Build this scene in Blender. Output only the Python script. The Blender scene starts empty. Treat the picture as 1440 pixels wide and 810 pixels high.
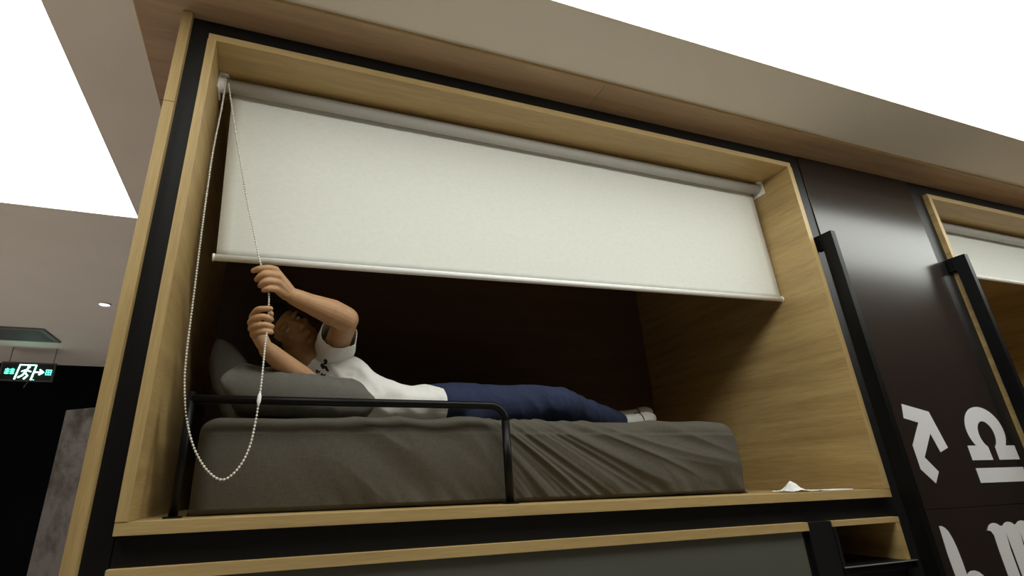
import bpy, bmesh, math, random
from mathutils import Vector, Matrix, noise
from mathutils.bvhtree import BVHTree
random.seed(4)
COL = bpy.context.scene.collection
V = Vector

# ------------------------------------------------------------------ camera
ROWS = [(0.9438549654, -0.3291286309, -0.0284982214),
        (0.0955091084, 0.3544373727, -0.9301893135),
        (0.3162527699, 0.8752419627, 0.3659722563)]
FPX, CX, CY = 737.563, 644.432, 395.052
CAM = V((0, -1.4, 1.68))
R0, R1, R2 = [V(r) for r in ROWS]


def at(px, py, y):
    """world point seen at photo pixel (px,py) that lies on the depth plane y"""
    d = R0 * ((px - CX) / FPX) + R1 * ((py - CY) / FPX) + R2
    return CAM + d * ((y - CAM.y) / d.y)


cam = bpy.data.objects.new('camera', bpy.data.cameras.new('camera'))
COL.objects.link(cam)
m = Matrix((R0, -R1, -R2)).transposed().to_4x4()
m.translation = CAM
cam.matrix_world = m
cam.data.sensor_width = 36
cam.data.sensor_fit = 'HORIZONTAL'
cam.data.lens = FPX * 36 / 1440
cam.data.shift_x = (720 - CX) / 1440
cam.data.shift_y = -(405 - CY) / 1440
cam.data.clip_start = 0.02
bpy.context.scene.camera = cam

# ------------------------------------------------------------------ materials


def new_mat(name):
    mt = bpy.data.materials.new(name)
    mt.use_nodes = True
    nt = mt.node_tree
    b = nt.nodes['Principled BSDF']
    return mt, nt, b


def plain(name, c, rough=0.5, metal=0.0, spec=0.5, bump=0.0, bscale=200, var=0.0):
    mt, nt, b = new_mat(name)
    b.inputs['Base Color'].default_value = (*c, 1)
    b.inputs['Roughness'].default_value = rough
    b.inputs['Metallic'].default_value = metal
    b.inputs['Specular IOR Level'].default_value = spec
    tc = nt.nodes.new('ShaderNodeTexCoord')
    nz = nt.nodes.new('ShaderNodeTexNoise')
    nz.inputs['Scale'].default_value = bscale
    nz.inputs['Detail'].default_value = 4
    nt.links.new(tc.outputs['Object'], nz.inputs['Vector'])
    if bump:
        bp = nt.nodes.new('ShaderNodeBump')
        bp.inputs['Strength'].default_value = bump
        bp.inputs['Distance'].default_value = 0.002
        nt.links.new(nz.outputs['Fac'], bp.inputs['Height'])
        nt.links.new(bp.outputs['Normal'], b.inputs['Normal'])
    if var:
        n2 = nt.nodes.new('ShaderNodeTexNoise')
        n2.inputs['Scale'].default_value = 3
        n2.inputs['Detail'].default_value = 6
        nt.links.new(tc.outputs['Object'], n2.inputs['Vector'])
        cr = nt.nodes.new('ShaderNodeValToRGB')
        cr.color_ramp.elements[0].position = 0.3
        cr.color_ramp.elements[1].position = 0.7
        cr.color_ramp.elements[0].color = (*[v * (1 - var) for v in c], 1)
        cr.color_ramp.elements[1].color = (*[min(1, v * (1 + var)) for v in c], 1)
        nt.links.new(n2.outputs['Fac'], cr.inputs['Fac'])
        nt.links.new(cr.outputs['Color'], b.inputs['Base Color'])
    return mt


def wood(name, c, axis, rough=0.45, contrast=0.22):
    """oak laminate, the grain runs along axis"""
    mt, nt, b = new_mat(name)
    tc = nt.nodes.new('ShaderNodeTexCoord')

    def layer(long, across, detail, dist=0.0):
        mp = nt.nodes.new('ShaderNodeMapping')
        s = [across] * 3
        s[axis] = long
        mp.inputs['Scale'].default_value = s
        nz = nt.nodes.new('ShaderNodeTexNoise')
        nz.inputs['Scale'].default_value = 1
        nz.inputs['Detail'].default_value = detail
        nz.inputs['Distortion'].default_value = dist
        nt.links.new(tc.outputs['Object'], mp.inputs['Vector'])
        nt.links.new(mp.outputs['Vector'], nz.inputs['Vector'])
        return nz
    a = layer(1.6, 26, 5, 0.4)
    f = layer(14, 420, 2)
    mx = nt.nodes.new('ShaderNodeMix')
    mx.data_type = 'FLOAT'
    mx.inputs[0].default_value = 0.4
    nt.links.new(a.outputs['Fac'], mx.inputs[2])
    nt.links.new(f.outputs['Fac'], mx.inputs[3])
    cr = nt.nodes.new('ShaderNodeValToRGB')
    cr.color_ramp.elements[0].position = 0.33
    cr.color_ramp.elements[1].position = 0.66
    lo = [c[0] * (1 - contrast), c[1] * (1 - contrast * 1.25), c[2] * (1 - contrast * 1.5)]
    hi = [min(1, v * (1 + contrast * 0.6)) for v in c]
    cr.color_ramp.elements[0].color = (*lo, 1)
    cr.color_ramp.elements[1].color = (*hi, 1)
    nt.links.new(mx.outputs[0], cr.inputs['Fac'])
    nt.links.new(cr.outputs['Color'], b.inputs['Base Color'])
    b.inputs['Roughness'].default_value = rough
    bp = nt.nodes.new('ShaderNodeBump')
    bp.inputs['Strength'].default_value = 0.12
    bp.inputs['Distance'].default_value = 0.0006
    nt.links.new(f.outputs['Fac'], bp.inputs['Height'])
    nt.links.new(bp.outputs['Normal'], b.inputs['Normal'])
    return mt


def fabric(name, c, c2, scale=(900, 260, 900), rough=0.95, bump=0.25, axis_mix=0.5, trans=0.0):
    """woven cloth: two crossed thread noises"""
    mt, nt, b = new_mat(name)
    tc = nt.nodes.new('ShaderNodeTexCoord')
    outs = []
    for s in ((scale[0], scale[1], scale[2] * .12), (scale[0] * .12, scale[1], scale[2])):
        mp = nt.nodes.new('ShaderNodeMapping')
        mp.inputs['Scale'].default_value = s
        nz = nt.nodes.new('ShaderNodeTexNoise')
        nz.inputs['Scale'].default_value = 1
        nz.inputs['Detail'].default_value = 3
        nt.links.new(tc.outputs['Object'], mp.inputs['Vector'])
        nt.links.new(mp.outputs['Vector'], nz.inputs['Vector'])
        outs.append(nz)
    mx = nt.nodes.new('ShaderNodeMix')
    mx.data_type = 'FLOAT'
    mx.inputs[0].default_value = axis_mix
    nt.links.new(outs[0].outputs['Fac'], mx.inputs[2])
    nt.links.new(outs[1].outputs['Fac'], mx.inputs[3])
    cr = nt.nodes.new('ShaderNodeValToRGB')
    cr.color_ramp.elements[0].position = 0.35
    cr.color_ramp.elements[1].position = 0.65
    cr.color_ramp.elements[0].color = (*c2, 1)
    cr.color_ramp.elements[1].color = (*c, 1)
    nt.links.new(mx.outputs[0], cr.inputs['Fac'])
    nt.links.new(cr.outputs['Color'], b.inputs['Base Color'])
    b.inputs['Roughness'].default_value = rough
    b.inputs['Specular IOR Level'].default_value = 0.15
    bp = nt.nodes.new('ShaderNodeBump')
    bp.inputs['Strength'].default_value = bump
    bp.inputs['Distance'].default_value = 0.001
    nt.links.new(mx.outputs[0], bp.inputs['Height'])
    nt.links.new(bp.outputs['Normal'], b.inputs['Normal'])
    return mt


def emit(name, c, s):
    mt = bpy.data.materials.new(name)
    mt.use_nodes = True
    nt = mt.node_tree
    nt.nodes.remove(nt.nodes['Principled BSDF'])
    e = nt.nodes.new('ShaderNodeEmission')
    e.inputs['Color'].default_value = (*c, 1)
    e.inputs['Strength'].default_value = s
    nt.links.new(e.outputs[0], nt.nodes['Material Output'].inputs[0])
    return mt


OAK = (0.47, 0.335, 0.145)
M = {
    'oak_x': wood('oak_grain_x', OAK, 0),
    'oak_y': wood('oak_grain_y', OAK, 1, contrast=0.28),
    'oak_z': wood('oak_grain_z', OAK, 2),
    'soffit_x': wood('soffit_oak', (0.42, 0.285, 0.17), 0, 0.55),
    'soffit_y': wood('soffit_oak_side', (0.42, 0.285, 0.17), 0, 0.55),
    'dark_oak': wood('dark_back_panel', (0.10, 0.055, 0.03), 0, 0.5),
    'fascia': plain('taupe_laminate', (0.20, 0.17, 0.14), 0.5, bump=0.05, var=0.03),
    'ceiling': plain('ceiling_paint', (0.83, 0.76, 0.66), 0.85, bump=0.04, var=0.02),
    'black': plain('black_laminate', (0.007, 0.007, 0.008), 0.42, spec=0.32),
    'steel': plain('black_powder_coat', (0.004, 0.004, 0.0045), 0.38, spec=0.2),
    'brown': plain('dark_brown_gloss_panel', (0.026, 0.018, 0.015), 0.20, spec=0.36),
    'symbol': plain('white_vinyl', (0.72, 0.71, 0.72), 0.5, bump=0.02),
    'blind': fabric('blind_cloth', (0.80, 0.80, 0.75), (0.765, 0.765, 0.715), (60, 300, 900), bump=0.05, axis_mix=0.15),
    'barwhite': plain('white_plastic', (0.92, 0.91, 0.89), 0.35, bump=0.01),
    'tube': plain('grey_aluminium_tube', (0.50, 0.49, 0.46), 0.45, spec=0.4, bump=0.01),
    'bead': plain('white_bead', (0.82, 0.80, 0.74), 0.3, bump=0.01),
    'sheet': fabric('grey_linen', (0.108, 0.096, 0.077), (0.078, 0.070, 0.055), (420, 420, 420), bump=0.3),
    'pillow': fabric('pillow_linen', (0.15, 0.142, 0.125), (0.115, 0.108, 0.094), (420, 420, 420), bump=0.3),
    'shirt': fabric('white_jersey', (0.88, 0.86, 0.83), (0.82, 0.80, 0.77), (900, 900, 900), bump=0.1),
    'jeans': fabric('blue_denim', (0.044, 0.055, 0.105), (0.020, 0.026, 0.060), (700, 700, 700), bump=0.3),
    'sock': fabric('white_sock_knit', (0.9, 0.89, 0.86), (0.82, 0.81, 0.78), (500, 500, 500), bump=0.2),
    'hair': plain('black_hair', (0.008, 0.007, 0.006), 0.5, bump=0.5, bscale=300),
    'print': plain('black_print', (0.01, 0.01, 0.012), 0.7),
    'floor': plain('warm_floor', (0.43, 0.385, 0.325), 0.35, var=0.1),
    'roomwall': plain('room_wall', (0.10, 0.09, 0.085), 0.8, var=0.05),
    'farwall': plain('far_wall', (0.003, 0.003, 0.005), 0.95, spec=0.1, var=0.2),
    'lower': plain('grey_green_panel', (0.085, 0.085, 0.070), 0.55, var=0.06),
    'paper': plain('white_tissue', (0.8, 0.8, 0.79), 0.9, bump=0.1),
    'grille': plain('grey_grille', (0.18, 0.18, 0.18), 0.6),
    'signcase': plain('sign_case', (0.02, 0.02, 0.02), 0.4),
    'signrim': plain('sign_rim', (0.16, 0.16, 0.16), 0.4, metal=0.6),
    'lamp': emit('downlight_glow', (0.93, 0.90, 1.0), 3.0),
    'green': emit('exit_green', (0.08, 1.0, 0.55), 4.0),
    'palegreen': emit('exit_pale', (0.40, 1.0, 0.78), 6.0),
    'panel': emit('stretch_ceiling_glow', (0.965, 1.0, 0.94), 6.2),
    'eye': plain('eye_white', (0.6, 0.6, 0.58), 0.3),
}
# skin
mt, nt, b = new_mat('skin')
b.inputs['Base Color'].default_value = (0.60, 0.34, 0.19, 1)
b.inputs['Roughness'].default_value = 0.5
b.inputs['Subsurface Weight'].default_value = 0.08
b.inputs['Subsurface Radius'].default_value = (0.012, 0.005, 0.003)
tc = nt.nodes.new('ShaderNodeTexCoord')
nz = nt.nodes.new('ShaderNodeTexNoise')
nz.inputs['Scale'].default_value = 45
nz.inputs['Detail'].default_value = 4
cr = nt.nodes.new('ShaderNodeValToRGB')
cr.color_ramp.elements[0].color = (0.44, 0.235, 0.115, 1)
cr.color_ramp.elements[1].color = (0.55, 0.32, 0.165, 1)
nt.links.new(tc.outputs['Object'], nz.inputs['Vector'])
nt.links.new(nz.outputs['Fac'], cr.inputs['Fac'])
nt.links.new(cr.outputs['Color'], b.inputs['Base Color'])
M['skin'] = mt
# stained plaster slab
mt, nt, b = new_mat('stained_plaster')
tc = nt.nodes.new('ShaderNodeTexCoord')
nz = nt.nodes.new('ShaderNodeTexNoise')
nz.inputs['Scale'].default_value = 6
nz.inputs['Detail'].default_value = 8
nz.inputs['Roughness'].default_value = 0.65
cr = nt.nodes.new('ShaderNodeValToRGB')
cr.color_ramp.elements[0].position = 0.38
cr.color_ramp.elements[1].position = 0.55
cr.color_ramp.elements[0].color = (0.04, 0.028, 0.02, 1)
cr.color_ramp.elements[1].color = (0.12, 0.10, 0.09, 1)
nt.links.new(tc.outputs['Object'], nz.inputs['Vector'])
nt.links.new(nz.outputs['Fac'], cr.inputs['Fac'])
nt.links.new(cr.outputs['Color'], b.inputs['Base Color'])
b.inputs['Roughness'].default_value = 0.8
M['plaster'] = mt

# ------------------------------------------------------------------ object helpers


def tag(o, label=None, cat=None, group=None, kind=None):
    if label:
        o['label'] = label
    if cat:
        o['category'] = cat
    if group:
        o['group'] = group
    if kind:
        o['kind'] = kind
    return o


def obj(name, bm, mat, parent=None, smooth=False, loc=None):
    me = bpy.data.meshes.new(name)
    bmesh.ops.recalc_face_normals(bm, faces=bm.faces)
    bm.to_mesh(me)
    bm.free()
    me.materials.append(M[mat] if isinstance(mat, str) else mat)
    if smooth:
        for p in me.polygons:
            p.use_smooth = True
    o = bpy.data.objects.new(name, me)
    COL.objects.link(o)
    if parent is not None:
        o.parent = parent
        o.matrix_parent_inverse = Matrix.Translation(-parent.location) if parent.type == 'EMPTY' else parent.matrix_world.inverted()
    return o


def thing(name, label, cat, loc, group=None):
    o = bpy.data.objects.new(name, None)
    o.empty_display_size = 0.05
    o.location = loc
    COL.objects.link(o)
    return tag(o, label, cat, group)


def box(bm, x0, x1, y0, y1, z0, z1, bev=0.0):
    r = bmesh.ops.create_cube(bm, size=1)
    for v in r['verts']:
        v.co = V(((x0 + x1) / 2 + v.co.x * (x1 - x0), (y0 + y1) / 2 + v.co.y * (y1 - y0), (z0 + z1) / 2 + v.co.z * (z1 - z0)))
    if bev:
        es = {e for v in r['verts'] for e in v.link_edges}
        bmesh.ops.bevel(bm, geom=list(es), offset=bev, segments=2, affect='EDGES', profile=0.6)


def boxo(name, dims, mat, parent=None, bev=0.0, kind=None):
    bm = bmesh.new()
    box(bm, *dims, bev=bev)
    o = obj(name, bm, mat, parent)
    if kind:
        o['kind'] = kind
    return o


def frames(pts):
    ts = []
    n = len(pts)
    for i in range(n):
        a = pts[max(0, i - 1)]
        b_ = pts[min(n - 1, i + 1)]
        ts.append((b_ - a).normalized())
    u = ts[0].orthogonal().normalized()
    out = []
    for t in ts:
        u = (u - t * u.dot(t)).normalized()
        out.append((t, u, t.cross(u)))
    return out


def catmull(pts, rad, k=6):
    P, Q = [], []
    n = len(pts)
    for i in range(n - 1):
        p0, p1, p2, p3 = pts[max(0, i - 1)], pts[i], pts[i + 1], pts[min(n - 1, i + 2)]
        for j in range(k):
            t = j / k
            P.append(0.5 * ((2 * p1) + (p2 - p0) * t + (2 * p0 - 5 * p1 + 4 * p2 - p3) * t * t + (3 * p1 - p0 - 3 * p2 + p3) * t ** 3))
            Q.append(rad[i] * (1 - t) + rad[i + 1] * t)
    P.append(pts[-1].copy())
    Q.append(rad[-1])
    return P, Q


def ringmesh(bm, rings, cap=True):
    vs = [[bm.verts.new(p) for p in r] for r in rings]
    n = len(vs[0])
    for a, b_ in zip(vs, vs[1:]):
        for i in range(n):
            bm.faces.new((a[i], a[(i + 1) % n], b_[(i + 1) % n], b_[i]))
    if cap:
        bm.faces.new(list(reversed(vs[0])))
        bm.faces.new(vs[-1])


def tube(bm, pts, rad, seg=14, k=6, round_ends=True, smooth=True):
    """tapering tube through the points"""
    if not isinstance(rad, (list, tuple)):
        rad = [rad] * len(pts)
    P, Q = catmull(pts, list(rad), k) if smooth else (list(pts), list(rad))
    F = frames(P)
    rings = []

    def ring(c, f, r):
        return [c + (f[1] * math.cos(2 * math.pi * i / seg) + f[2] * math.sin(2 * math.pi * i / seg)) * r for i in range(seg)]
    if round_ends:
        for a in (80, 60, 40, 20):
            a = math.radians(a)
            rings.append(ring(P[0] - F[0][0] * Q[0] * math.sin(a), F[0], Q[0] * math.cos(a)))
    for p, q, f in zip(P, Q, F):
        rings.append(ring(p, f, q))
    if round_ends:
        for a in (20, 40, 60, 80):
            a = math.radians(a)
            rings.append(ring(P[-1] + F[-1][0] * Q[-1] * math.sin(a), F[-1], Q[-1] * math.cos(a)))
    ringmesh(bm, rings)


def loft(bm, secs, seg=28, k=5):
    """secs: (centre, u half axis, v half axis); rounded ends"""
    n = len(secs)
    C_, U, W = [], [], []

    def cm(a, i, t):
        p0, p1, p2, p3 = a[max(0, i - 1)], a[i], a[i + 1], a[min(n - 1, i + 2)]
        return 0.5 * ((2 * p1) + (p2 - p0) * t + (2 * p0 - 5 * p1 + 4 * p2 - p3) * t * t + (3 * p1 - p0 - 3 * p2 + p3) * t ** 3)
    cs, us, ws = [V(s[0]) for s in secs], [V(s[1]) for s in secs], [V(s[2]) for s in secs]
    for i in range(n - 1):
        for j in range(k):
            t = j / k
            C_.append(cm(cs, i, t)); U.append(cm(us, i, t)); W.append(cm(ws, i, t))
    C_.append(cs[-1]); U.append(us[-1]); W.append(ws[-1])
    rings = []

    def ring(c, u, w):
        return [c + u * math.cos(2 * math.pi * i / seg) + w * math.sin(2 * math.pi * i / seg) for i in range(seg)]
    d0 = (C_[0] - C_[1]).normalized() * min(U[0].length, W[0].length) * 0.6
    d1 = (C_[-1] - C_[-2]).normalized() * min(U[-1].length, W[-1].length) * 0.6
    for a in (80, 60, 40, 20):
        a = math.radians(a)
        rings.append(ring(C_[0] + d0 * math.sin(a), U[0] * math.cos(a), W[0] * math.cos(a)))
    for c, u, w in zip(C_, U, W):
        rings.append(ring(c, u, w))
    for a in (20, 40, 60, 80):
        a = math.radians(a)
        rings.append(ring(C_[-1] + d1 * math.sin(a), U[-1] * math.cos(a), W[-1] * math.cos(a)))
    ringmesh(bm, rings)


def ellipsoid(bm, c, ax, ay, az, seg=24):
    r = bmesh.ops.create_uvsphere(bm, u_segments=seg, v_segments=seg // 2, radius=1)
    for v in r['verts']:
        q = v.co.copy()
        v.co = V(c) + V(ax) * q.x + V(ay) * q.y + V(az) * q.z


def fused(name, bm, mat, voxel, parent=None, smooth_it=6, post=None):
    """one continuous skin around everything in bm"""
    bmesh.ops.recalc_face_normals(bm, faces=bm.faces)
    me = bpy.data.meshes.new(name + '_src')
    bm.to_mesh(me)
    bm.free()
    t = bpy.data.objects.new(name + '_src', me)
    COL.objects.link(t)
    r = t.modifiers.new('r', 'REMESH')
    r.mode = 'VOXEL'
    r.voxel_size = voxel
    s = t.modifiers.new('s', 'SMOOTH')
    s.factor = 0.5
    s.iterations = smooth_it
    dg = bpy.context.evaluated_depsgraph_get()
    dg.update()
    res = bpy.data.meshes.new_from_object(t.evaluated_get(dg))
    bpy.data.objects.remove(t)
    b2 = bmesh.new()
    b2.from_mesh(res)
    bpy.data.meshes.remove(res)
    if post:
        post(b2)
    return obj(name, b2, mat, parent, smooth=True)


# ------------------------------------------------------------------ dimensions
X0, X1 = -0.288, 2.125        # bunk frame, outer
Z0, ZT, Z1 = 1.604, 1.631, 3.008
T = 0.024
YW = 0.022                    # face of the dark wall behind the frame edge
DEPTH = 1.16
SOF = 3.075                   # underside of the soffit
ZC = 3.088                     # ceiling

# ------------------------------------------------------------------ the setting


def struct(name, dims, mat, bev=0.0):
    return boxo(name, dims, mat, bev=bev, kind='structure')


struct('floor', (-6, 9, -5, 8, -0.1, 0), 'floor')
# dark wall, in pieces around the openings of the bunks
for d in ((-0.345, X0 + 0.002, YW, 0.10, 0, SOF), (X0, X1, YW, 0.10, Z1 - 0.002, SOF), (X1 - 0.002, 2.207, YW, 0.10, 0, SOF),
          (X0, X1, YW, 0.10, 1.541, Z0 + 0.002),
          (2.972, 3.065, YW, 0.10, 0, SOF), (3.063, 5.478, YW, 0.10, Z1 - 0.002, SOF), (3.063, 5.478, YW, 0.10, 1.541, Z0 + 0.002),
          (5.476, 7.5, YW, 0.10, 0, SOF), (3.063, 5.478, YW, 0.10, 0, 1.3)):
    struct('wall_back', d, 'black')
# glossy brown panels between the two bunks with a fine joint
bm = bmesh.new()
box(bm, 2.2095, 2.9695, YW - 0.004, 0.10, 1.5545, SOF - 0.002, bev=0.0012)
box(bm, 2.2095, 2.9695, YW - 0.004, 0.10, 0.0, 1.5525, bev=0.0012)
tag(obj('wall_right', bm, 'brown'), kind='structure')
# side of the bunk block facing the passage
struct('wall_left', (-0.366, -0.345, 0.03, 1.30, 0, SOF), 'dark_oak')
struct('wall_far', (-6, 9, 5.58, 5.68, 0, ZC), 'farwall')
struct('wall_passage', (-6, -5.9, -5, 7.4, 0, ZC), 'farwall')
struct('wall_room', (-6, 9, -5.0, -4.9, 0, ZC), 'roomwall')
# flat ceiling with two openings for the luminous panels
PA = (-0.30, 5.2, -0.95, -0.372)
PB = (-1.75, -0.772, -0.95, 1.545)
CE = 8.0
YS = -0.118
for d_ in ((-6, 9, PB[3], CE), (-6, 9, -5, PB[2]), (-6, PB[0], PB[2], PB[3]), (PB[1], PA[0], PB[2], PB[3]), (PA[0], 9, PA[3], PB[3]), (PA[1], 9, PA[2], PA[3])):
    struct('ceiling', (d_[0], d_[1], d_[2], d_[3], ZC, ZC + 0.1), 'ceiling')
# oak boards under the ceiling along the bunks
bm = bmesh.new()
for a, c in ((-0.503, 1.0795), (1.0815, 2.9), (2.902, 5.3), (5.302, 8)):
    box(bm, a, c, YS + 0.003, 0.46, SOF, ZC - 0.0005)
box(bm, -0.503, 8, 0.463, 3.0, SOF, ZC - 0.0005)
tag(obj('trim_1', bm, 'soffit_x'), kind='structure')
bm = bmesh.new()
box(bm, -0.507, 8, YS, YS + 0.003, SOF - 0.001, ZC - 0.0005)
box(bm, -0.507, -0.503, YS, 3.0, SOF - 0.001, ZC - 0.0005)
tag(obj('trim_2', bm, 'oak_x'), kind='structure')

# luminous ceiling
for nm, P_, lb in (('ceiling_light', PA, 'large glowing white ceiling panel at upper right in the taupe ceiling'),
                   ('ceiling_light', PB, 'glowing white ceiling panel at left beside the taupe ceiling strip')):
    t = thing(nm, lb, 'ceiling light', ((P_[0] + P_[1]) / 2, (P_[2] + P_[3]) / 2, ZC), 'luminous ceiling panels')
    boxo('diffuser', (P_[0] + .0, P_[1] - .0, P_[2] + .0, P_[3] - .0, ZC + 0.008, ZC + 0.014), 'panel', t)

# oak post at the left edge of the dark wall (butt joint near its top)
t = thing('corner_trim', 'tall narrow oak strip edging the black wall at its left end', 'trim', (-0.355, 0, 0))
bm = bmesh.new()
box(bm, -0.369, -0.341, -0.002, 0.05, 0.0, 2.728, bev=0.001)
box(bm, -0.369, -0.341, -0.002, 0.05, 2.7295, SOF - 0.001, bev=0.001)
obj('strip', bm, 'oak_z', t)

# ------------------------------------------------------------------ bunks


def bunk(dx, label, group, rear=True):
    t = thing('capsule_bunk', label, 'bunk bed', (dx + (X0 + X1) / 2, 0, Z0), group)
    a, c = X0 + dx, X1 + dx
    boxo('top_panel', (a + 0.001, c - 0.001, 0, DEPTH, Z1 - T, Z1), 'oak_x', t, bev=0.0008)
    boxo('bottom_panel', (a, c, 0, DEPTH, Z0, ZT), 'oak_x', t, bev=0.0008)
    for s in (0, 1):
        x = a if s == 0 else c - T
        boxo('side_panel', (x, x + T, 0, 0.600, ZT + 0.0006, Z1 - T - 0.0006), 'oak_y', t, bev=0.0008)
        boxo('rear_side_panel', (x, x + T, 0.602, DEPTH, ZT + 0.0006, Z1 - T - 0.0006), 'oak_y', t, bev=0.0008)
        # front edge banding of the side boards (grain upright)
        boxo('edge_band', (x, x + T, -0.0012, 0.0, ZT + 0.0006, Z1 - T - 0.0006), 'oak_z', t)
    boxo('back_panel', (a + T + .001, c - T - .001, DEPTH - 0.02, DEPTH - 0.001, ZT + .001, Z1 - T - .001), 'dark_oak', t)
    return t


bunk(0, 'oak-framed sleeping capsule with the person inside, white blind half lowered', 'oak sleeping capsules')
bunk(3.351, 'second oak-framed sleeping capsule at the right edge, past the brown wall panel', 'oak sleeping capsules')


def blind(dx, zl, zr, xl_top, xl, xr_top, xr, label, chain):
    t = thing('roller_blind', label, 'blind', (dx + 0.92, 0.18, 2.96), 'roller blinds')
    a, c = X0 + T + dx, X1 - T + dx
    bm = bmesh.new()
    tube(bm, [V((a + 0.022, 0.165, 2.957)), V((c - 0.014, 0.165, 2.957))], 0.0235, seg=24, round_ends=False, smooth=False)
    obj('roller_tube', bm, 'tube', t, smooth=True).data.polygons[0].use_smooth = False
    # cloth leaves the back of the roller, ends at the bar
    bm = bmesh.new()
    nx, nz = 60, 30
    rows = []
    for j in range(nz + 1):
        v = j / nz
        row = []
        for i in range(nx + 1):
            u = i / nx
            xa = xl_top + (xl - xl_top) * v
            xb = xr_top + (xr - xr_top) * v
            x = xa + (xb - xa) * u
            z = 2.965 + (zl + (zr - zl) * u - 2.965) * v
            y = 0.190 + 0.006 * v + 0.0035 * noise.noise(V((x * 1.3 + dx, z * .6, 3))) + 0.0012 * noise.noise(V((x * 2, z * 7, 8)))
            row.append(bm.verts.new((x + dx, y, z)))
        rows.append(row)
    for r0, r1 in zip(rows, rows[1:]):
        for i in range(nx):
            bm.faces.new((r0[i], r0[i + 1], r1[i + 1], r1[i]))
    cl = obj('blind_cloth', bm, 'blind', t, smooth=True)
    sd = cl.modifiers.new('s', 'SOLIDIFY')
    sd.thickness = 0.0008
    bm = bmesh.new()
    A_, B_ = V((xl + dx - 0.004, 0.196, zl - 0.008)), V((xr + dx + 0.001, 0.196, zr - 0.008))
    tube(bm, [A_, B_], 0.0105, seg=16, round_ends=False, smooth=False)
    bar = obj('bottom_bar', bm, 'barwhite', t, smooth=True)
    for P_, d in ((A_, -1), (B_, 1)):
        bm = bmesh.new()
        tube(bm, [P_, P_ + V((d * 0.005, 0, 0))], 0.0122, seg=16, round_ends=False, smooth=False)
        obj('end_cap', bm, 'barwhite', bar, smooth=True)
    # brackets and the chain drive
    for s in (0, 1):
        x0, x1 = (a + 0.0005, a + 0.006) if s == 0 else (c - 0.006, c - 0.0005)
        bm = bmesh.new()
        box(bm, x0, x1, 0.135, 0.205, 2.922, 2.983, bev=0.002)
        box(bm, x0 if s == 0 else x1 - 0.03, x0 + 0.03 if s == 0 else x1, 0.135, 0.205, 2.979, 2.983, bev=0.001)
        obj('bracket', bm, 'barwhite', t)
    bm = bmesh.new()
    tube(bm, [V((a + 0.006, 0.165, 2.957)), V((a + 0.022, 0.165, 2.957))], 0.027, seg=24, round_ends=False, smooth=False)
    obj('chain_wheel', bm, 'barwhite', t)
    if chain:
        P_, Q_ = catmull(chain, [0] * len(chain), 24)
        L = [0]
        for p, q in zip(P_, P_[1:]):
            L.append(L[-1] + (q - p).length)
        bm = bmesh.new()
        step, s, i = 0.0086, 0.0, 0
        pts = []
        while s < L[-1]:
            while L[i + 1] < s:
                i += 1
            p = P_[i].lerp(P_[i + 1], (s - L[i]) / (L[i + 1] - L[i]))
            bmesh.ops.create_icosphere(bm, subdivisions=2, radius=0.0032, matrix=Matrix.Translation(p))
            pts.append(p)
            s += step
        tube(bm, pts, 0.0010, seg=6, k=1, smooth=False, round_ends=False)
        ch = obj('bead_chain', bm, 'bead', t, smooth=True)
        bm = bmesh.new()
        cc = at(364.5, 561, 0.075)
        d = (at(366.5, 548, 0.08) - at(362.5, 575, 0.072)).normalized()
        tube(bm, [cc - d * 0.013, cc - d * .006, cc + d * .006, cc + d * 0.013], [0.0032, 0.0052, 0.0052, 0.0032], seg=12)
        obj('chain_connector', bm, 'barwhite', ch, smooth=True)
    return t


CH = [(317.5, 112, .135), (312, 150, .134), (300, 210, .132), (291, 270, .13), (283, 330, .128), (275, 395, .125), (268, 450, .12), (262, 500, .115),
      (259.5, 540, .11), (262, 585, .10), (270, 622, .092), (283, 650, .086), (298, 668, .082), (312.5, 674.5, .08), (326, 668, .079),
      (341, 650, .078), (352, 625, .077), (359, 595, .076), (364, 565, .075), (368, 535, .085), (371, 505, .10), (373.5, 480, .12), (376, 460, .134),
      (377.5, 440, .145), (378, 415, .150), (374, 392, .150), (365, 366, .148), (358, 332, .148), (347, 280, .147), (336, 215, .144), (328, 165, .139), (321.5, 118, .134)]
chain = [at(*c) for c in CH]
for c in chain:
    c.x = max(c.x, X0 + T + 0.006)
blind(0, 2.352, 2.424, -0.222, -0.196, 2.082, 2.098,
      'white roller blind half lowered over the person, bead chain hanging at its left', chain)
zb = at(1384.4, 390, 0.196).z
blind(3.351, zb, zb + 0.02, -0.222, -0.215, 2.082, 2.09,
      'white roller blind of the second capsule at the right edge of the picture', None)

# ------------------------------------------------------------------ mattress
MX0, MX1, MY0, MY1, MZ0, MZ1 = -0.170, 1.640, 0.150, 1.08, ZT + 0.001, 1.874


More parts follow.
